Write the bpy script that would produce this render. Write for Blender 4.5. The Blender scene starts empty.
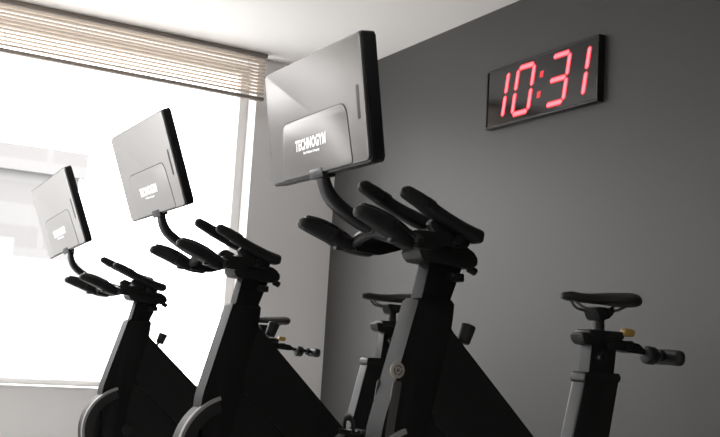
import bpy, bmesh, math
from mathutils import Vector, Matrix
C=bpy.context.collection
SC=bpy.context.scene
# ---------------------------------------------------------------- materials
def mat(name,col,rough=.5,metal=0.0,emit=None,estr=0,noise=None,bump=0.0,bscale=200,spec=.5,coat=0,trans=0):
    m=bpy.data.materials.new(name); m.use_nodes=True
    nt=m.node_tree; b=nt.nodes['Principled BSDF']
    b.inputs['Base Color'].default_value=(*col,1); b.inputs['Roughness'].default_value=rough
    b.inputs['Metallic'].default_value=metal; b.inputs['Specular IOR Level'].default_value=spec
    if coat: b.inputs['Coat Weight'].default_value=coat; b.inputs['Coat Roughness'].default_value=.15
    if emit: b.inputs['Emission Color'].default_value=(*emit,1); b.inputs['Emission Strength'].default_value=estr
    tc=nt.nodes.new('ShaderNodeTexCoord')
    if noise:
        n=nt.nodes.new('ShaderNodeTexNoise'); n.inputs['Scale'].default_value=noise[0]; n.inputs['Detail'].default_value=4
        nt.links.new(tc.outputs['Object'],n.inputs['Vector'])
        r=nt.nodes.new('ShaderNodeMapRange'); r.inputs['To Min'].default_value=1-noise[1]; r.inputs['To Max'].default_value=1+noise[1]
        nt.links.new(n.outputs['Fac'],r.inputs['Value'])
        mx=nt.nodes.new('ShaderNodeVectorMath'); mx.operation='SCALE'; mx.inputs[0].default_value=col
        nt.links.new(r.outputs['Result'],mx.inputs['Scale']); nt.links.new(mx.outputs['Vector'],b.inputs['Base Color'])
    if bump:
        n=nt.nodes.new('ShaderNodeTexNoise'); n.inputs['Scale'].default_value=bscale; n.inputs['Detail'].default_value=3
        nt.links.new(tc.outputs['Object'],n.inputs['Vector'])
        bp=nt.nodes.new('ShaderNodeBump'); bp.inputs['Strength'].default_value=bump; bp.inputs['Distance'].default_value=.002
        nt.links.new(n.outputs['Fac'],bp.inputs['Height']); nt.links.new(bp.outputs['Normal'],b.inputs['Normal'])
    return m
M_dark=mat('charcoal_paint',(.048,.047,.046),.5,noise=(1.2,.05),bump=.15,bscale=120)
M_white=mat('white_paint',(.88,.87,.865),.8,noise=(1.5,.03),bump=.1,bscale=100)
M_ceil=mat('ceiling_paint',(.88,.865,.84),.85,noise=(1,.02))
M_floor=mat('light_vinyl_floor',(.50,.495,.49),.6,noise=(30,.1))
M_frame=mat('trim_white',(.8,.79,.78),.4,noise=(3,.02))
M_wframe=mat('window_frame_grey',(.62,.61,.60),.45,noise=(3,.02))
M_black=mat('satin_black_paint',(.008,.008,.008),.42,noise=(8,.1),spec=.35)
M_grey=mat('fork_black_paint',(.008,.008,.008),.5,noise=(8,.08),spec=.14)
M_edge=mat('grey_edge_trim',(.045,.045,.045),.35,noise=(8,.08))
M_strip=mat('fork_strip_grey',(.07,.068,.066),.45,noise=(8,.08))
M_rubber=mat('black_rubber',(.010,.010,.0105),.5,bump=.3,bscale=500,spec=.35)
M_gloss=mat('gloss_black_plastic',(.008,.008,.009),.3,noise=(5,.1),spec=.4)
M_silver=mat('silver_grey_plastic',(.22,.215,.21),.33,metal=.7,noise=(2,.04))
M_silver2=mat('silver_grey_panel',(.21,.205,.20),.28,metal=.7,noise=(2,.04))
M_silver_haze=mat('hazed_silver_plastic',(.50,.495,.49),.36,metal=.5,noise=(2,.04))  # brighter copy of M_silver: window haze put into the far monitors' colour
M_silver2_haze=mat('hazed_silver_panel',(.46,.455,.45),.32,metal=.5,noise=(2,.04))  # same haze brightening put into the housing panel colour
M_line=mat('panel_outline',(.06,.06,.06),.4,noise=(2,.04))
M_vent=mat('vent_grey',(.10,.098,.095),.5,metal=.3,noise=(2,.04))
M_steel=mat('brushed_steel',(.2,.195,.19),.4,metal=.8,noise=(30,.1))
M_guard=mat('dark_guard_plastic',(.02,.02,.02),.55,noise=(10,.05),spec=.2)
M_rim=mat('light_grey_rim',(.26,.255,.25),.5,noise=(10,.05),spec=.3)
M_gold=mat('pale_badge',(.40,.365,.32),.45,metal=.2,noise=(20,.1))
M_bmark=mat('badge_mark_grey',(.12,.105,.09),.5,noise=(20,.1))
M_yel=mat('yellow_lever',(.42,.27,.06),.4,noise=(20,.1))
M_logo=mat('glowing_white_print',(.9,.89,.88),.5,emit=(1,1,1),estr=.6,noise=(20,.02))  # printed lettering brightened by added emission, not a light source
M_screen=mat('screen_glass',(.01,.01,.012),.08,noise=(2,.1))
M_saddle=mat('saddle_vinyl',(.014,.013,.013),.5,bump=.4,bscale=300,spec=.4)
M_red=mat('led_core',(.3,.01,.01),.5,emit=(1,.12,.15),estr=2.8,noise=(20,.1))
M_redglow=mat('led_red_glow',(.3,.01,.01),.5,emit=(1,.03,.045),estr=.9,noise=(20,.1))  # dim red emission, painted as the halo around the bright LED cores
M_cord=mat('cord_white',(.6,.58,.55),.8,noise=(20,.1))
M_rail=mat('blind_rail_taupe',(.26,.225,.195),.6,noise=(10,.05))
# slats: diffuse + translucent
M_slat=bpy.data.materials.new('blind_slat_cream'); M_slat.use_nodes=True
nt=M_slat.node_tree; nt.nodes.clear()
o=nt.nodes.new('ShaderNodeOutputMaterial'); d=nt.nodes.new('ShaderNodeBsdfDiffuse'); t=nt.nodes.new('ShaderNodeBsdfTranslucent'); mx=nt.nodes.new('ShaderNodeMixShader')
n=nt.nodes.new('ShaderNodeTexNoise'); n.inputs['Scale'].default_value=3
cr=nt.nodes.new('ShaderNodeValToRGB'); cr.color_ramp.elements[0].color=(.70,.61,.52,1); cr.color_ramp.elements[1].color=(.75,.66,.57,1)
nt.links.new(n.outputs['Fac'],cr.inputs['Fac']); nt.links.new(cr.outputs['Color'],d.inputs['Color']); nt.links.new(cr.outputs['Color'],t.inputs['Color'])
mx.inputs[0].default_value=.13
nt.links.new(d.outputs[0],mx.inputs[1]); nt.links.new(t.outputs[0],mx.inputs[2]); nt.links.new(mx.outputs[0],o.inputs['Surface'])
# glass pane
M_glass=bpy.data.materials.new('window_glass'); M_glass.use_nodes=True
nt=M_glass.node_tree; nt.nodes.clear()
o=nt.nodes.new('ShaderNodeOutputMaterial'); a=nt.nodes.new('ShaderNodeBsdfTransparent'); g=nt.nodes.new('ShaderNodeBsdfGlossy'); mx=nt.nodes.new('ShaderNodeMixShader')
g.inputs['Roughness'].default_value=.02; mx.inputs[0].default_value=.04
nt.links.new(a.outputs[0],mx.inputs[1]); nt.links.new(g.outputs[0],mx.inputs[2]); nt.links.new(mx.outputs[0],o.inputs['Surface'])
# facade: rows of windows
def facade(name,c1,c2,w,h):
    m=bpy.data.materials.new(name); m.use_nodes=True; nt=m.node_tree; b=nt.nodes['Principled BSDF']; b.inputs['Roughness'].default_value=.9; b.inputs['Specular IOR Level'].default_value=0
    tc=nt.nodes.new('ShaderNodeTexCoord'); sp=nt.nodes.new('ShaderNodeSeparateXYZ'); nt.links.new(tc.outputs['Object'],sp.inputs[0])
    def band(out,per,cut):
        q=nt.nodes.new('ShaderNodeMath'); q.operation='MULTIPLY'; q.inputs[1].default_value=1/per; nt.links.new(out,q.inputs[0])
        f=nt.nodes.new('ShaderNodeMath'); f.operation='FRACT'; nt.links.new(q.outputs[0],f.inputs[0])
        g=nt.nodes.new('ShaderNodeMath'); g.operation='GREATER_THAN'; g.inputs[1].default_value=cut; nt.links.new(f.outputs[0],g.inputs[0]); return g.outputs[0]
    mu=nt.nodes.new('ShaderNodeMath'); mu.operation='MULTIPLY'
    nt.links.new(band(sp.outputs['Z'],h,.5),mu.inputs[0]); nt.links.new(band(sp.outputs['X'],w,.10),mu.inputs[1])
    mx=nt.nodes.new('ShaderNodeMix'); mx.data_type='RGBA'; mx.inputs['A'].default_value=(*c1,1); mx.inputs['B'].default_value=(*c2,1)
    nt.links.new(mu.outputs[0],mx.inputs['Factor']); nt.links.new(mx.outputs['Result'],b.inputs['Base Color']); return m
M_fac=facade('pale_facade',(.172,.170,.170),(.156,.153,.153),2.2,1.7)
M_fac2=facade('grey_facade',(.222,.220,.220),(.204,.201,.201),2.0,1.6)

# ---------------------------------------------------------------- mesh helpers
def finish(me,smooth=True,ang=40):
    if smooth:
        me.polygons.foreach_set('use_smooth',[True]*len(me.polygons)); me.set_sharp_from_angle(angle=math.radians(ang))
    me.update()
def obj(name,bm,m,parent=None,off=None,ang=40):
    me=bpy.data.meshes.new(name)
    bmesh.ops.recalc_face_normals(bm,faces=bm.faces)
    if off is not None: bmesh.ops.translate(bm,vec=-Vector(off),verts=bm.verts)
    bm.to_mesh(me); bm.free(); finish(me,True,ang)
    ob=bpy.data.objects.new(name,me); C.objects.link(ob)
    for mm in (m if isinstance(m,list) else [m]): me.materials.append(mm)
    if parent: ob.parent=parent
    return ob
def a_box(bm,lo,hi,bev=0,T=None,seg=2,mi=0):
    r=bmesh.ops.create_cube(bm,size=1)
    vs=r['verts']
    c=[(lo[i]+hi[i])/2 for i in range(3)]; s=[hi[i]-lo[i] for i in range(3)]
    for v in vs: v.co=Vector([c[i]+v.co[i]*s[i] for i in range(3)])
    fs=list({f for v in vs for f in v.link_faces})
    if bev:
        es=list({e for v in vs for e in v.link_edges})
        rr=bmesh.ops.bevel(bm,geom=es,offset=bev,segments=seg,profile=.5,affect='EDGES')
        vs=list({v for f in rr['faces'] for v in f.verts}|{v for v in vs if v.is_valid}); fs=list({f for v in vs for f in v.link_faces})
    if T is not None:
        for v in vs: v.co=T@v.co
    for f in fs: f.material_index=mi
    return vs
def roundpoly(pts,r,n=4):
    out=[];N=len(pts)
    for i in range(N):
        p=Vector(pts[i]);a=Vector(pts[i-1]);b=Vector(pts[(i+1)%N]); rr=r[i] if isinstance(r,(list,tuple)) else r
        da=(a-p);db=(b-p); d=min(rr,da.length*.45,db.length*.45)
        if d<1e-5: out.append(p);continue
        s=p+da.normalized()*d; e=p+db.normalized()*d
        for k in range(n+1):
            t=k/n; out.append(s*(1-t)**2+p*2*t*(1-t)+e*t*t)
    return out
def a_prism(bm,pts,h0,h1,fn,bev=0,seg=2,mi=0):
    lo=[bm.verts.new(fn(p[0],p[1],h0)) for p in pts]; hi=[bm.verts.new(fn(p[0],p[1],h1)) for p in pts]
    N=len(pts); fs=[bm.faces.new(lo[::-1]),bm.faces.new(hi)]
    for i in range(N): bm.faces.new((lo[i],lo[(i+1)%N],hi[(i+1)%N],hi[i]))
    es=list(fs[0].edges)+list(fs[1].edges)
    if bev: bmesh.ops.bevel(bm,geom=es,offset=bev,segments=seg,profile=.5,affect='EDGES')
def XZ(y): return lambda a,b,h: Vector((a,y+h,b))
def a_cyl(bm,p0,p1,r0,r1=None,seg=28,bev=0):
    if r1 is None:r1=r0
    p0=Vector(p0);p1=Vector(p1);t=(p1-p0).normalized()
    s=t.orthogonal().normalized();u=t.cross(s)
    A=[];B=[]
    for k in range(seg):
        a=2*math.pi*k/seg; d=s*math.cos(a)+u*math.sin(a)
        A.append(bm.verts.new(p0+d*r0));B.append(bm.verts.new(p1+d*r1))
    f0=bm.faces.new(A[::-1]);f1=bm.faces.new(B)
    for k in range(seg): bm.faces.new((A[k],A[(k+1)%seg],B[(k+1)%seg],B[k]))
    if bev: bmesh.ops.bevel(bm,geom=list(f0.edges)+list(f1.edges),offset=bev,segments=3,profile=.5,affect='EDGES')
def cat(P,t):
    n=len(P)-1; i=min(int(t),n-1); u=t-i
    p0=P[max(i-1,0)];p1=P[i];p2=P[i+1];p3=P[min(i+2,n)]
    return .5*((2*p1)+(p2-p0)*u+(2*p0-5*p1+4*p2-p3)*u*u+(3*p1-p0-3*p2+p3)*u**3)
def a_sweep(bm,pts,rad,seg=18,sub=6,power=2.0,cap=True,upv=(0,0,1)):
    P=[Vector(p) for p in pts]; Rr=[Vector((r,r)) if not isinstance(r,(tuple,list)) else Vector(r) for r in rad]
    n=(len(P)-1)*sub; S=[];RR=[]
    for k in range(n+1):
        t=k/sub; S.append(cat(P,t)); RR.append(cat(Rr,t))
    T=[(S[min(k+1,n)]-S[max(k-1,0)]).normalized() for k in range(n+1)]
    rings=[];side_prev=None
    def ring(c,t,r):
        nonlocal side_prev
        s=t.cross(Vector(upv))
        if s.length<.05: s=side_prev if side_prev else Vector((0,1,0))
        s=(s-t*s.dot(t)).normalized()
        if side_prev and s.dot(side_prev)<0: s=-s
        side_prev=s
        u=s.cross(t); out=[]
        for k in range(seg):
            a=2*math.pi*k/seg; ca,sa=math.cos(a),math.sin(a)
            x=math.copysign(abs(ca)**(2/power),ca); y=math.copysign(abs(sa)**(2/power),sa)
            out.append(bm.verts.new(c+s*x*max(r[0],1e-4)+u*y*max(r[1],1e-4)))
        rings.append(out)
    if cap:
        for a in (80,60,40,20):
            a=math.radians(a); m=min(RR[0]); ring(S[0]-T[0]*m*math.sin(a),T[0],RR[0]*math.cos(a))
    for k in range(n+1): ring(S[k],T[k],RR[k])
    if cap:
        for a in (20,40,60,80):
            a=math.radians(a); m=min(RR[-1]); ring(S[-1]+T[-1]*m*math.sin(a),T[-1],RR[-1]*math.cos(a))
    for i in range(len(rings)-1):
        for k in range(seg): bm.faces.new((rings[i][k],rings[i][(k+1)%seg],rings[i+1][(k+1)%seg],rings[i+1][k]))
    bm.faces.new(rings[0][::-1]); bm.faces.new(rings[-1])
def text_mesh(name,s,size,T,m,parent,off,bold=.0,extr=.0006,width=None,shear=0,space=1):
    cu=bpy.data.curves.new(name,'FONT'); cu.body=s; cu.size=size; cu.align_x='CENTER'; cu.align_y='CENTER'; cu.offset=bold; cu.extrude=extr; cu.resolution_u=4; cu.shear=shear; cu.space_character=space
    to=bpy.data.objects.new(name+'_tmp',cu); C.objects.link(to)
    dg=bpy.context.evaluated_depsgraph_get(); me=bpy.data.meshes.new_from_object(to.evaluated_get(dg))
    bpy.data.objects.remove(to); bpy.data.curves.remove(cu)
    xs=[v.co.x for v in me.vertices]; ys=[v.co.y for v in me.vertices]
    mxx=(min(xs)+max(xs))/2; myy=(min(ys)+max(ys))/2; k=(width/(max(xs)-min(xs))) if width else 1
    for v in me.vertices:
        c=v.co.copy(); c.x=(c.x-mxx)*k; c.y-=myy; v.co=T@c-Vector(off)
    me.name=name; me.materials.clear(); me.materials.append(m)
    ob=bpy.data.objects.new(name,me); C.objects.link(ob); ob.parent=parent; return ob
def structure(ob): ob['kind']='structure'; return ob
def thing(ob,label,cat,group=None):
    ob['label']=label; ob['category']=cat
    if group: ob['group']=group
    return ob
def empty(name,loc):
    e=bpy.data.objects.new(name,None); e.location=loc; e.empty_display_size=.1; C.objects.link(e); return e

# ---------------------------------------------------------------- room
X0,X1,Y0,Y1,ZC=-4.2,3.5,-3.4,6.6,2.9
WX0,WX1,WZ0,WZ1=-3.6,2.83,.535,2.86
def boxobj(name,lo,hi,m,bev=0):
    bm=bmesh.new(); a_box(bm,lo,hi,bev); return obj(name,bm,m)
structure(boxobj('floor',(X0-.2,Y0-.2,-.1),(X1+.2,Y1+.3,0),M_floor))
structure(boxobj('ceiling',(X0-.2,Y0-.2,ZC),(X1+.2,Y1+.3,ZC+.1),M_ceil))
structure(boxobj('wall_right',(X1,Y0-.2,0),(X1+.2,Y1+.3,ZC),M_dark))
structure(boxobj('wall_left',(X0-.2,Y0-.2,0),(X0,Y1+.3,ZC),M_white))
structure(boxobj('wall_front',(X0,Y0-.2,0),(X1,Y0,ZC),M_white))
bm=bmesh.new()
a_box(bm,(X0,Y1,0),(X1,Y1+.3,WZ0-.02)); a_box(bm,(X0,Y1,WZ1),(X1,Y1+.3,ZC)); a_box(bm,(X0,Y1,WZ0-.02),(WX0,Y1+.3,WZ1)); a_box(bm,(WX1,Y1,WZ0-.02),(X1,Y1+.3,WZ1))
structure(obj('wall_back',bm,M_white))
structure(boxobj('baseboard_right',(X1-.015,Y0,0),(X1,Y1-.015,.1),M_dark))
structure(boxobj('baseboard_back',(X0,Y1-.015,0),(X1,Y1,.1),M_frame))
bm=bmesh.new(); fw=.065; ya,yb=6.745,6.80
a_box(bm,(WX0,ya,WZ0),(WX0+fw,yb,WZ1)); a_box(bm,(WX1-fw,ya,WZ0),(WX1,yb,WZ1)); a_box(bm,(WX0+fw,ya,WZ0),(WX1-fw,yb,WZ0+.035)); a_box(bm,(WX0+fw,ya,WZ1-fw),(WX1-fw,yb,WZ1))
a_box(bm,(-.35,ya,WZ0+.035),(-.29,yb,WZ1-fw))
a_box(bm,(WX0+fw,6.77,WZ0+.035),(-.35,6.776,WZ1-fw),mi=1); a_box(bm,(-.29,6.77,WZ0+.035),(WX1-fw,6.776,WZ1-fw),mi=1)
structure(obj('window_1',bm,[M_wframe,M_glass]))
structure(boxobj('trim_1',(WX0-.02,6.575,WZ0-.022),(WX1,6.745,WZ0),M_frame,.004))

# blinds
bl=empty('venetian_blind',(1.2,6.5,2.89))
thing(bl,'cream venetian blind half raised at the top of the bright window','window blind')
off=(1.2,6.5,2.89); BX0,BX1=-.3,2.84
bm=bmesh.new(); a_box(bm,(BX0,6.47,2.872),(BX1,6.53,2.899),.003); obj('headrail',bm,M_rail,bl,off)
bm=bmesh.new(); z=2.858; k=0
while z>2.605:
    T=Matrix.Translation((0,6.5,z))@Matrix.Rotation(math.radians(-18),4,'X')
    a_box(bm,(BX0+.005,-.0150,-.0009),(BX1-.005,.0150,.0009),0,T); z-=.0245;k+=1
obj('slats',bm,M_slat,bl,off)
bm=bmesh.new(); a_box(bm,(BX0+.003,6.480,2.562),(BX1-.003,6.520,2.588),.004); obj('bottom_rail',bm,M_rail,bl,off)
for x in (0.1,.8,1.5,2.2,2.7):
    bm=bmesh.new(); a_cyl(bm,(x,6.479,2.58),(x,6.479,2.87),.0014,seg=6)
    obj('ladder_cord',bm,M_cord,bl,off)

# outside
bd=empty('office_building',(0,50,-12)); thing(bd,'pale hazy office building with rows of windows outside','building')
bm=bmesh.new(); a_box(bm,(-30,41,-12),(10.2,60,7.9)); a_box(bm,(-30,40.7,7.1),(10.4,41,8.1)); obj('facade',bm,M_fac,bd,(0,50,-12))
bd=empty('low_building',(8,34,-12)); thing(bd,'lower pale grey building block outside the window','building')
bm=bmesh.new(); a_box(bm,(0,30,-12),(8.6,36,3.0)); a_box(bm,(4,31,3.0),(6,34,3.6)); obj('facade',bm,M_fac2,bd,(8,34,-12))

# ---------------------------------------------------------------- clock
cl=empty('wall_clock',(3.5,4.25,2.343)); off=(3.5,4.25,2.343)
thing(cl,'black rectangular digital wall clock with glowing red 10:31 numerals','clock')
cy,cz,hw,hh=4.25,2.345,.465,.173
CT=Matrix(((0,0,-1,3.455),(-1,0,0,cy),(0,1,0,cz),(0,0,0,1)))
bm=bmesh.new(); a_box(bm,(-hw,-hh,-.045),(hw,hh,-.012),.003,CT)
w=.012
a_box(bm,(-hw,hh-w,-.014),(hw,hh,0),.002,CT);a_box(bm,(-hw,-hh,-.014),(hw,-hh+w,0),.002,CT)
a_box(bm,(-hw,-hh+w,-.014),(-hw+w,hh-w,0),.002,CT);a_box(bm,(hw-w,-hh+w,-.014),(hw,hh-w,0),.002,CT)
obj('case',bm,M_gloss,cl,off)
bm=bmesh.new(); a_box(bm,(-hw+w,-hh+w,-.012),(hw-w,hh-w,-.006),0,CT); obj('display_panel',bm,mat('display_smoked_acrylic',(.006,.005,.006),.1,noise=(5,.1)),cl,off)
SH=math.tan(math.radians(10)); DH=.128; DW=.069; cyv=.003
def seg(bm,p,q,wd,h0,h1,k=.8):
    p=Vector(p);q=Vector(q);d=(q-p).normalized();n=Vector((-d.y,d.x)); hwid=wd/2
    pts=[p,p+d*hwid*k+n*hwid,q-d*hwid*k+n*hwid,q,q-d*hwid*k-n*hwid,p+d*hwid*k-n*hwid]
    a_prism(bm,[(a.x,a.y) for a in pts],h0,h1,lambda a,b,h:CT@Vector((a+b*SH,b+cyv,h)))
SEG={'a':((-1,1),(1,1)),'b':((1,1),(1,0)),'c':((1,0),(1,-1)),'d':((-1,-1),(1,-1)),'e':((-1,0),(-1,-1)),'f':((-1,1),(-1,0)),'g':((-1,0),(1,0))}
def digit(uc,segs,name):
    bm=bmesh.new()
    for s in segs:
        (ax,ay),(bx,by)=SEG[s]
        p=Vector((uc+ax*DW,ay*DH));q=Vector((uc+bx*DW,by*DH)); d=(q-p).normalized()*.003
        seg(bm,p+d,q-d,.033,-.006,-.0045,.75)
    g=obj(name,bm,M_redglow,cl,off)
    bm=bmesh.new()
    for s in segs:
        (ax,ay),(bx,by)=SEG[s]
        p=Vector((uc+ax*DW,ay*DH));q=Vector((uc+bx*DW,by*DH)); d=(q-p).normalized()*.009
        seg(bm,p+d,q-d,.019,-.0045,-.003,.75)
    obj('led_segment',bm,M_red,g,None).data.transform(Matrix.Translation(-Vector(off)))
digit(.178-hw-DW,'bc','digit'); digit(.335-hw,'abcdef','digit'); digit(.622-hw,'abgcd','digit'); digit(.840-hw-DW,'bc','digit')
for b in (.055,-.055):
    bm=bmesh.new()
    u=.478-hw
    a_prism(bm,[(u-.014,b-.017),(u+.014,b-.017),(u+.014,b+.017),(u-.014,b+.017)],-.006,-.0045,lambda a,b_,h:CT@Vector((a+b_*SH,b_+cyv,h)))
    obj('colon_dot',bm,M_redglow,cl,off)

# ---------------------------------------------------------------- exercise bike
BY=2.5; OFF=Vector((1.9,BY,0))
bike=empty('exercise_bike',OFF)
def P(name,bm,m,parent=bike,ang=40): return obj(name,bm,m,parent,OFF,ang)
Y=BY
bm=bmesh.new()
pts=roundpoly([(1.61,.95),(1.70,.92),(2.00,.62),(2.20,.45),(2.20,.33),(2.10,.24),(1.70,.24),(1.56,.42),(1.545,.75)],[.01,.03,.1,.1,.08,.08,.08,.08,.05])
a_prism(bm,pts,-.030,.030,XZ(Y),.006,2)
frame=P('frame',bm,M_black)
bm=bmesh.new()
pts=roundpoly([(1.66,.99),(1.70,.99),(1.712,.940),(2.035,.637),(2.21,.47),(2.25,.34),(2.12,.25),(2.02,.33),(1.88,.50),(1.64,.70)],[.01,.01,.03,.1,.08,.06,.06,.1,.1,.05])
a_prism(bm,pts,-.041,.041,XZ(Y),.014,1)
P('main_beam',bm,M_black,frame,25)
bm=bmesh.new()
a_box(bm,(1.30,Y-.03,.05),(2.62,Y+.03,.11),.01)
a_prism(bm,roundpoly([(1.75,.27),(1.90,.27),(1.86,.10),(1.80,.10)],.01),-.03,.03,XZ(Y),.005)
a_prism(bm,roundpoly([(2.02,.30),(2.20,.30),(2.30,.10),(2.16,.10)],.01),-.03,.03,XZ(Y),.005)
P('base_rail',bm,M_black,frame)
# front fork: one solid wedge
bm=bmesh.new()
pts=roundpoly([(1.600,1.02),(1.722,1.02),(1.718,.95),(1.640,.60),(1.60,.12),(1.54,.08),(1.49,.12),(1.515,.48),(1.492,.62)],[.01,.01,.04,.1,.05,.03,.03,.1,.06])
a_prism(bm,pts,-.043,.043,XZ(Y),.009,2)
fork=P('front_fork',bm,M_grey)
bolts=[]
for s in (-1,1):
    bm=bmesh.new(); a_prism(bm,roundpoly([(1.528,.782),(1.556,.782),(1.535,.62),(1.548,.45),(1.525,.45),(1.508,.62)],[.008,.008,.05,.005,.005,.05]),s*.043-.0015,s*.043+.0015,XZ(Y),.0005)
    bolts.append(P('fork_strip',bm,M_strip,fork))
bm=bmesh.new(); a_cyl(bm,(1.540,Y-.041,.812),(1.540,Y-.0455,.812),.024,.022,28,.001)
b1=P('badge',bm,M_gold,fork)
bm=bmesh.new()
for k in range(3):
    a=2*math.pi*k/3+.5; b=a+1.7
    pts=[(1.540+.0145*math.cos(a+(b-a)*j/8),.812+.0145*math.sin(a+(b-a)*j/8)) for j in range(9)]+[(1.540+.0105*math.cos(b-(b-a)*j/8),.812+.0105*math.sin(b-(b-a)*j/8)) for j in range(9)]
    a_prism(bm,pts,-.0465,-.045,XZ(Y))
a_cyl(bm,(1.540,Y-.045,.812),(1.540,Y-.0465,.812),.005,seg=14)
b2=P('badge_mark',bm,M_bmark,b1); bolts+=[b1,b2]
# mast
bm=bmesh.new()
a_prism(bm,roundpoly([(1.612,1.00),(1.708,1.00),(1.755,1.13),(1.640,1.13)],.01),-.030,.030,XZ(Y),.006,3)
P('handlebar_post',bm,M_grey)
bm=bmesh.new()
a_prism(bm,roundpoly([(1.60,1.125),(1.775,1.115),(1.80,1.14),(1.77,1.175),(1.62,1.195),(1.585,1.16)],.012),-.05,.05,XZ(Y),.006,2)
a_box(bm,(1.70,Y-.055,1.075),(1.745,Y+.055,1.10),.004)
a_cyl(bm,(1.775,Y-.03,1.12),(1.80,Y-.03,1.11),.012,bev=.002)
a_prism(bm,roundpoly([(1.60,1.19),(1.70,1.175),(1.69,1.215),(1.63,1.225)],.01),-.065,.065,XZ(Y),.005,2)
head=P('handlebar_clamp',bm,M_black)
bm=bmesh.new()
a_sweep(bm,[(1.64,Y,1.17),(1.55,Y,1.185),(1.45,Y,1.20)],[(.045,.018),(.045,.017),(.04,.016)],power=3.5)
a_sweep(bm,[(1.50,Y-.17,1.165),(1.47,Y-.09,1.185),(1.46,Y,1.195),(1.47,Y+.09,1.185),(1.50,Y+.17,1.165)],[.017]*5)
for s in(-1,1):
    a_prism(bm,roundpoly([(1.62,1.17),(1.71,1.165),(1.72,1.20),(1.60,1.245),(1.575,1.225)],.01),s*.10-.014,s*.10+.014,XZ(Y),.004,2)
    a_prism(bm,roundpoly([(1.47,1.15),(1.56,1.145),(1.64,1.17),(1.63,1.20),(1.50,1.195)],.01),s*.135-.014,s*.135+.014,XZ(Y),.004,2)
    a_cyl(bm,(1.66,Y-s*0,1.185),(1.66,Y+s*.14,1.185),.014)
bar=P('handlebar',bm,M_black)
def grip(y,dz,dx,s):
    bm=bmesh.new()
    a_sweep(bm,[(1.490+dx,y+s*.01,1.300+dz),(1.535+dx,y+s*.011,1.281+dz),(1.60+dx,y+s*.01,1.250+dz),(1.68+dx,y,1.219+dz),(1.742+dx,y-s*.008,1.205+dz)],
            [(.020,.018),(.023,.020),(.023,.019),(.028,.022),(.030,.021)],power=3.6,seg=24)
    P('grip',bm,M_rubber,bar)
    bm=bmesh.new()
    a_sweep(bm,[(1.545+dx,y+s*.011,1.2765+dz),(1.57+dx,y+s*.011,1.265+dz)],[(.0250,.0222),(.0250,.0222)],power=3.0,cap=False)
    P('grip_ring',bm,M_gloss,bar)
grip(Y-.11,0,0,-1); grip(Y+.11,.043,0,1)
for s in(-1,1):
    bm=bmesh.new(); y=Y+s*.17; q=-.015 if s<0 else .005; e=.035 if s<0 else 0
    a_sweep(bm,[(1.325+q,y+s*.012,1.219),(1.37+q,y+s*.01,1.207),(1.43+q,y,1.184),(1.48+q-e*.5,y-s*.005,1.164),(1.53+q-e,y-s*.02,1.155)],
            [(.020,.017),(.025,.022),(.026,.023),(.024,.020),(.022,.016)],power=4.0,seg=28)
    P('hood',bm,M_rubber,bar)
    bm=bmesh.new()
    a_sweep(bm,[(1.50+q,y,1.172),(1.44+q,y+s*.002,1.206),(1.38+q,y+s*.004,1.228),(1.335+q,y+s*.008,1.236)],[(.013,.008),(.017,.009),(.017,.009),(.013,.008)],power=3)
    P('hood_cap',bm,M_gloss,bar)
    bm=bmesh.new()
    a_sweep(bm,[(1.415+q,y,1.193),(1.432+q,y,1.185)],[(.029,.026),(.029,.026)],power=4,cap=False)
    a_box(bm,(1.425+q,y-.012,1.150),(1.47+q,y+.012,1.173),.004)
    P('hood_bracket',bm,M_gloss,bar)
# monitor stem
bm=bmesh.new()
a_sweep(bm,[(1.290,Y,1.365),(1.290,Y,1.325),(1.318,Y,1.275),(1.385,Y,1.232),(1.46,Y,1.203),(1.58,Y,1.18)],[(.022,.012),(.022,.014),(.023,.017),(.025,.018),(.028,.019),(.03,.018)],power=3.6,sub=6)
P('monitor_stem',bm,M_gloss)
# monitor
up=Vector((-.157,0,.9876)); nn=Vector((-.9876,0,-.157)); o0=Vector((1.2455,Y,1.499))
MT=Matrix(((0,up.x,nn.x,o0.x),(-1,0,nn.y,o0.y),(0,up.z,nn.z,o0.z),(0,0,0,1)))
mf=lambda a,b,h:MT@Vector((a,b,h))
W2,H2=.292,.169
bm=bmesh.new(); a_prism(bm,roundpoly([(-W2,-H2),(W2,-H2),(W2,H2),(-W2,H2)],.012),-.042,-.004,mf,.004,3)
mon=P('monitor',bm,M_gloss)
bm=bmesh.new(); a_prism(bm,roundpoly([(-W2+.006,-H2+.006),(W2-.006,-H2+.006),(W2-.006,H2-.004),(-W2+.006,H2-.004)],.012),-.004,.003,mf,.003,3)
shell=P('back_shell',bm,M_silver,mon)
bm=bmesh.new(); a_prism(bm,roundpoly([(-.207,-.163),(.207,-.163),(.192,.003),(-.192,.003)],[.01,.01,.035,.035],6),.002,.0036,mf)
P('housing_seam',bm,M_line,mon)
bm=bmesh.new(); a_prism(bm,roundpoly([(-.205,-.161),(.205,-.161),(.190,.0),(-.190,.0)],[.01,.01,.035,.035],6),.003,.0050,mf,.0018,3)
hous=P('back_housing',bm,M_silver2,mon)
bm=bmesh.new(); a_box(bm,(-.04,-.178,-.036),(.04,-.150,.0065),.004,MT)
P('stem_mount',bm,M_gloss,mon)
bm=bmesh.new(); hv=.045
a_prism(bm,roundpoly([(.247,-hv-.01),(.262,-hv-.01),(.262,hv-.01),(.247,hv-.01)],.006),.0025,.0034,mf,.0003)
P('vent',bm,M_vent,mon)
cxx,cyy=-.018,-.074
text_mesh('logo_lettering','TECHNOGYM',.041,MT@Matrix.Translation((cxx,cyy,.0060)),M_logo,mon,OFF,bold=.0019,extr=.0002,width=.184,space=1.12,shear=.16)
text_mesh('logo_tagline','The Wellness Company',.0100,MT@Matrix.Translation((cxx,cyy-.026,.0054)),M_logo,mon,OFF,bold=.0001)
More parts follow.
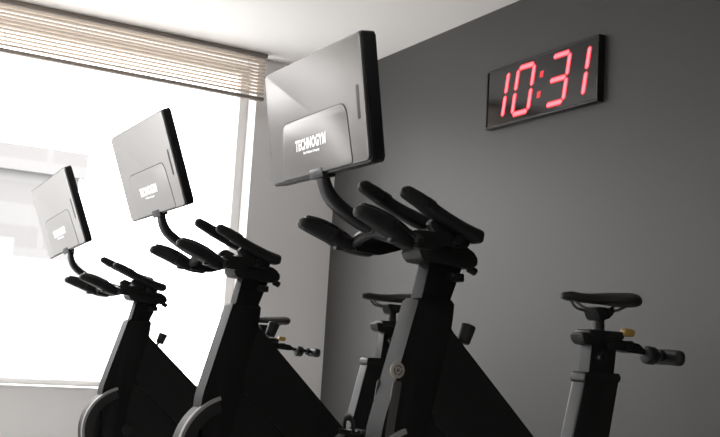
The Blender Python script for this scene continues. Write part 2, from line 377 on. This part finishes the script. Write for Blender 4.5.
bm=bmesh.new(); a_prism(bm,roundpoly([(-W2+.012,-H2+.03),(W2-.012,-H2+.03),(W2-.012,H2-.012),(-W2+.012,H2-.012)],.004),-.0435,-.0415,mf)
P('screen',bm,M_screen,mon)
# flywheel
FX,FZ,FR=1.645,.43,.20; fy=Y
bm=bmesh.new(); a_cyl(bm,(FX,fy-.014,FZ),(FX,fy+.014,FZ),FR,seg=64,bev=.003); a_cyl(bm,(FX,fy-.054,FZ),(FX,fy+.054,FZ),.03,seg=32,bev=.004)
fly=P('flywheel',bm,M_black)
def arc(prof,a0,a1):
    bm=bmesh.new(); N=40; rs=[]; NP=len(prof)
    for k in range(N+1):
        a=math.radians(a0+(a1-a0)*k/N); rs.append([bm.verts.new((FX+r*math.cos(a),fy+h,FZ+r*math.sin(a))) for r,h in prof])
    for k in range(N):
        A=rs[k];B=rs[k+1]
        for j in range(NP): bm.faces.new((A[j],B[j],B[(j+1)%NP],A[(j+1)%NP]))
    bm.faces.new(rs[0]);bm.faces.new(rs[-1][::-1]); return bm
RO=.230
guard=P('flywheel_guard',arc([(RO-.055,-.050),(RO-.006,-.050),(RO,-.044),(RO,.036),(RO-.006,.040),(RO-.055,.040)],110,225),M_guard)
P('guard_rim',arc([(RO-.010,-.053),(RO+.002,-.053),(RO+.004,-.049),(RO+.004,-.034),(RO-.002,-.034),(RO-.010,-.044)],108,225),M_rim,guard)
# resistance lever
bm=bmesh.new(); a_sweep(bm,[(1.755,Y,.86),(1.775,Y,.89),(1.79,Y,.91)],[.007]*3)
lev=P('resistance_lever',bm,M_steel)
bm=bmesh.new(); a_cyl(bm,(1.788,Y,.900),(1.806,Y,.955),.020,.024,28,.006); P('lever_knob',bm,M_rubber,lev)
# seat tube + post
bm=bmesh.new()
a_prism(bm,roundpoly([(2.245,.825),(2.385,.825),(2.31,.44),(2.22,.28),(2.12,.30)],.02),-.03,.03,XZ(Y),.01,3)
P('seat_tube',bm,M_black)
bm=bmesh.new()
a_prism(bm,roundpoly([(2.240,.838),(2.390,.838),(2.385,.805),(2.234,.805)],.01),-.034,.034,XZ(Y),.006,3)
P('tube_collar',bm,M_black)
bm=bmesh.new()
a_prism(bm,roundpoly([(2.272,.94),(2.378,.94),(2.362,.79),(2.256,.79)],.008),-.024,.024,XZ(Y),.008,3)
a_prism(bm,roundpoly([(2.225,.962),(2.47,.938),(2.50,.915),(2.47,.905),(2.235,.925)],.01),-.03,.03,XZ(Y),.008,3)
a_box(bm,(2.25,Y-.036,.945),(2.40,Y+.036,.972),.008)
a_box(bm,(2.405,Y-.04,.915),(2.435,Y-.028,.945),.003)
a_cyl(bm,(2.30,Y-.05,.885),(2.30,Y-.02,.885),.017,bev=.003)
a_cyl(bm,(2.33,Y-.03,.925),(2.33,Y-.048,.925),.012,bev=.002)
sp=P('seat_post',bm,M_black)
bm=bmesh.new()
a_cyl(bm,(2.47,Y,.918),(2.62,Y,.905),.010)
a_cyl(bm,(2.515,Y-.012,.905),(2.555,Y-.012,.902),.030,bev=.008)
a_cyl(bm,(2.585,Y,.906),(2.605,Y,.905),.020,bev=.004)
a_sweep(bm,[(2.63,Y-.05,.900),(2.635,Y,.902),(2.64,Y+.05,.902)],[(.020,.026)]*3,power=2.8)
P('slider_handle',bm,M_rubber,sp)
bm=bmesh.new(); a_prism(bm,roundpoly([(2.39,.960),(2.43,.957),(2.435,.980),(2.395,.984)],.006),-.046,-.02,XZ(Y),.004)
P('lock_lever',bm,M_yel,sp)
# saddle (lofted)
bm=bmesh.new()
xs=[0,.03,.08,.15,.25,.38,.5,.62,.74,.85,.93,.98,1.0]
rings=[];K=28
for u in xs:
    x=2.160+u*.300
    wv=.018+.008*min(u/.15,1)+(.055/(1+math.exp(-(u-.60)*13)))
    if u<.08: wv*=.45+.55*math.sqrt(u/.08)
    if u>.85: wv*=math.sqrt(max(1-((u-.85)/.15)**2*.85,.05))
    zt=1.095-.008*math.sin(math.pi*min(u/.6,1))+.010*max(0,(u-.6)/.4)+ (-.012*(1-u/.1) if u<.1 else 0) -(.010*((u-.9)/.1)**2 if u>.9 else 0)
    th=.034+.020*max(0,(u-.4)/.6)
    if u<.05: th*=.7
    if u>.95: th*=.65
    r=[]
    for k in range(K):
        a=2*math.pi*k/K; ca,sa=math.cos(a),math.sin(a)
        yy=math.copysign(abs(ca)**.8,ca)*wv
        if sa>=0: zz=zt-th*.5+ (th*.5)*abs(sa)**.7 - .006*(yy/max(wv,.01))**2 - (0.003 if abs(yy)<.008 else 0)
        else: zz=zt-th*.5-(th*.5)*abs(sa)**.6*.9
        r.append(bm.verts.new((x,Y+yy,zz)))
    rings.append(r)
for i in range(len(rings)-1):
    for k in range(K): bm.faces.new((rings[i][k],rings[i][(k+1)%K],rings[i+1][(k+1)%K],rings[i+1][k]))
bm.faces.new(rings[0][::-1]);bm.faces.new(rings[-1])
bmesh.ops.subdivide_edges(bm,edges=bm.edges,cuts=1,smooth=.6,use_grid_fill=True)
sad=P('saddle',bm,M_saddle,bike,60)
for s in(-1,1):
    bm=bmesh.new(); a_sweep(bm,[(2.205,Y+s*.008,1.062),(2.25,Y+s*.02,1.036),(2.36,Y+s*.022,1.036),(2.42,Y+s*.03,1.062)],[.0045]*4,seg=10)
    P('saddle_rail',bm,M_steel,sad)
bm=bmesh.new(); a_cyl(bm,(2.320,Y,.965),(2.320,Y,1.045),.019,.015); a_prism(bm,roundpoly([(2.275,1.045),(2.36,1.045),(2.345,1.015),(2.30,1.0)],.008),-.032,.032,XZ(Y),.006); a_cyl(bm,(2.32,Y-.038,1.033),(2.32,Y+.038,1.033),.010)
P('saddle_clamp',bm,M_black,sad)
# cranks
CX,CZ=1.985,.43
bm=bmesh.new(); a_cyl(bm,(CX,Y-.092,CZ),(CX,Y+.092,CZ),.028,bev=.004)
a_sweep(bm,[(CX,Y-.085,CZ),(CX+.135,Y-.10,CZ+.105)],[(.009,.018),(.008,.014)],sub=3,power=3,upv=(0,1,0))
a_sweep(bm,[(CX,Y+.085,CZ),(CX-.135,Y+.10,CZ-.105)],[(.009,.018),(.008,.014)],sub=3,power=3,upv=(0,1,0))
crank=P('crank',bm,M_steel)
for s in(-1,1):
    bm=bmesh.new(); px,pz=CX-s*.135,CZ-s*.105
    py=Y+s*.155
    a_box(bm,(px-.045,py-.045,pz-.012),(px+.045,py+.045,pz-.002),.003); a_box(bm,(px-.045,py-.045,pz-.002),(px-.033,py+.045,pz+.01),.002); a_box(bm,(px+.033,py-.045,pz-.002),(px+.045,py+.045,pz+.01),.002)
    a_cyl(bm,(px,py-s*.05,pz),(px,py+s*.04,pz),.009)
    a_sweep(bm,[(px-.02,py-.04,pz),(px-.025,py-.03,pz+.045),(px-.028,py,pz+.06),(px-.025,py+.03,pz+.045),(px-.02,py+.04,pz)],[(.015,.003)]*5,seg=8,upv=(1,0,0))
    P('pedal',bm,M_rubber,crank)
for x in (1.36,2.56):
    bm=bmesh.new(); a_box(bm,(x-.04,Y-.28,.018),(x+.04,Y+.28,.06),.012,seg=3)
    for s in (-1,1): a_cyl(bm,(x,Y+s*.25,0),(x,Y+s*.25,.022),.028,.022,bev=.003)
    P('stabilizer',bm,M_black)
def tree(ob): 
    out=[ob]
    for c in ob.children: out+=tree(c)
    return out
src=tree(bike); grp='row of spin bikes in the studio'
for k in (1,2):
    mp={}
    for ob in src:
        if ob in bolts: continue
        n=ob.copy(); C.objects.link(n); mp[ob]=n
        if ob.parent: n.parent=mp[ob.parent]
    for q,mm in ((shell,M_silver_haze),(hous,M_silver2_haze)):  # far bikes get the monitor backs with haze in their colour
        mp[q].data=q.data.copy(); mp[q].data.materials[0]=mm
    mp[bike].location=OFF+Vector((0,1.35*k,0))
    pv=Vector((1.272-1.9,.292,1.332)); rl=-1 if k==1 else -4
    pv2=pv+Vector((-.01,.04,0)) if k==2 else pv+Vector((-.005,.012,0))
    s=1.07 if k==1 else 1.18
    S=Matrix.Diagonal((.8,s*1.02,s,1))
    mp[mon].matrix_local=Matrix.Translation(pv2)@Matrix.Rotation(math.radians(rl),4,'X')@Matrix.Rotation(math.radians(-13),4,'Y')@S@Matrix.Translation(-pv)
    d=Vector((.05,0,.028)) if k==1 else Vector((.06,0,.0))
    for q in (sad,sp): mp[q].location=d
    if k==2: mp[bike].scale=(1,1,.935)
    thing(mp[bike],'black spin bike with tilted grey monitor '+('beside the window' if k==2 else 'between two others'),'exercise bike',grp)
thing(bike,'black spin bike with grey monitor near the charcoal wall','exercise bike',grp)

# ---------------------------------------------------------------- light
w=bpy.data.worlds.new('overcast_sky'); SC.world=w; w.use_nodes=True
nt=w.node_tree; bg=nt.nodes['Background']; bg.inputs[0].default_value=(1,.99,.985,1)
tc=nt.nodes.new('ShaderNodeTexCoord'); sx=nt.nodes.new('ShaderNodeSeparateXYZ'); mr=nt.nodes.new('ShaderNodeMapRange')
nt.links.new(tc.outputs['Generated'],sx.inputs[0]); nt.links.new(sx.outputs['Z'],mr.inputs['Value'])
mr.inputs['From Min'].default_value=-.1; mr.inputs['From Max'].default_value=.45; mr.inputs['To Min'].default_value=4.8; mr.inputs['To Max'].default_value=9.5
nt.links.new(mr.outputs['Result'],bg.inputs[1])
pl=bpy.data.lights.new('window_portal','AREA'); pl.shape='RECTANGLE'; pl.size=WX1-WX0; pl.size_y=WZ1-WZ0
po=bpy.data.objects.new('window_portal',pl); po.location=((WX0+WX1)/2,6.85,(WZ0+WZ1)/2); po.rotation_euler=(-math.pi/2,0,0); C.objects.link(po)
pl.cycles.is_portal=True
def fill_lamp(x,y,e):  # added fill light outside the view, built in the form of a ceiling panel
    c=empty('fill_light',(x,y,ZC)); thing(c,'added square fill light panel out of view','added fill light','added fill light panels')
    bm=bmesh.new(); a_box(bm,(x-.32,y-.32,ZC-.04),(x+.32,y+.32,ZC),.005); obj('housing',bm,M_frame,c,(x,y,ZC))
    l=bpy.data.lights.new('fill_lamp','AREA'); l.size=.58; l.energy=e; l.color=(1,.97,.94)
    lo=bpy.data.objects.new('fill_lamp',l); lo.location=(0,0,-.045); lo.parent=c; C.objects.link(lo)
fill_lamp(-1.2,.8,24); fill_lamp(-1.2,-1.6,16)

# ---------------------------------------------------------------- camera
cam=bpy.data.cameras.new('camera'); co=bpy.data.objects.new('camera',cam); C.objects.link(co)
cam.sensor_width=36; cam.lens=36*1028/720; cam.clip_end=300
co.matrix_world=Matrix.Translation((0,0,.85))@Matrix.Rotation(-math.radians(29.5),4,'Z')@Matrix.Rotation(math.pi/2+math.radians(7.5),4,'X')@Matrix.Rotation(math.radians(3.5),4,'Z')
cam.dof.use_dof=True; cam.dof.focus_distance=3.4; cam.dof.aperture_fstop=13
SC.camera=co
SC.view_settings.view_transform='Standard'; SC.view_settings.look='None'
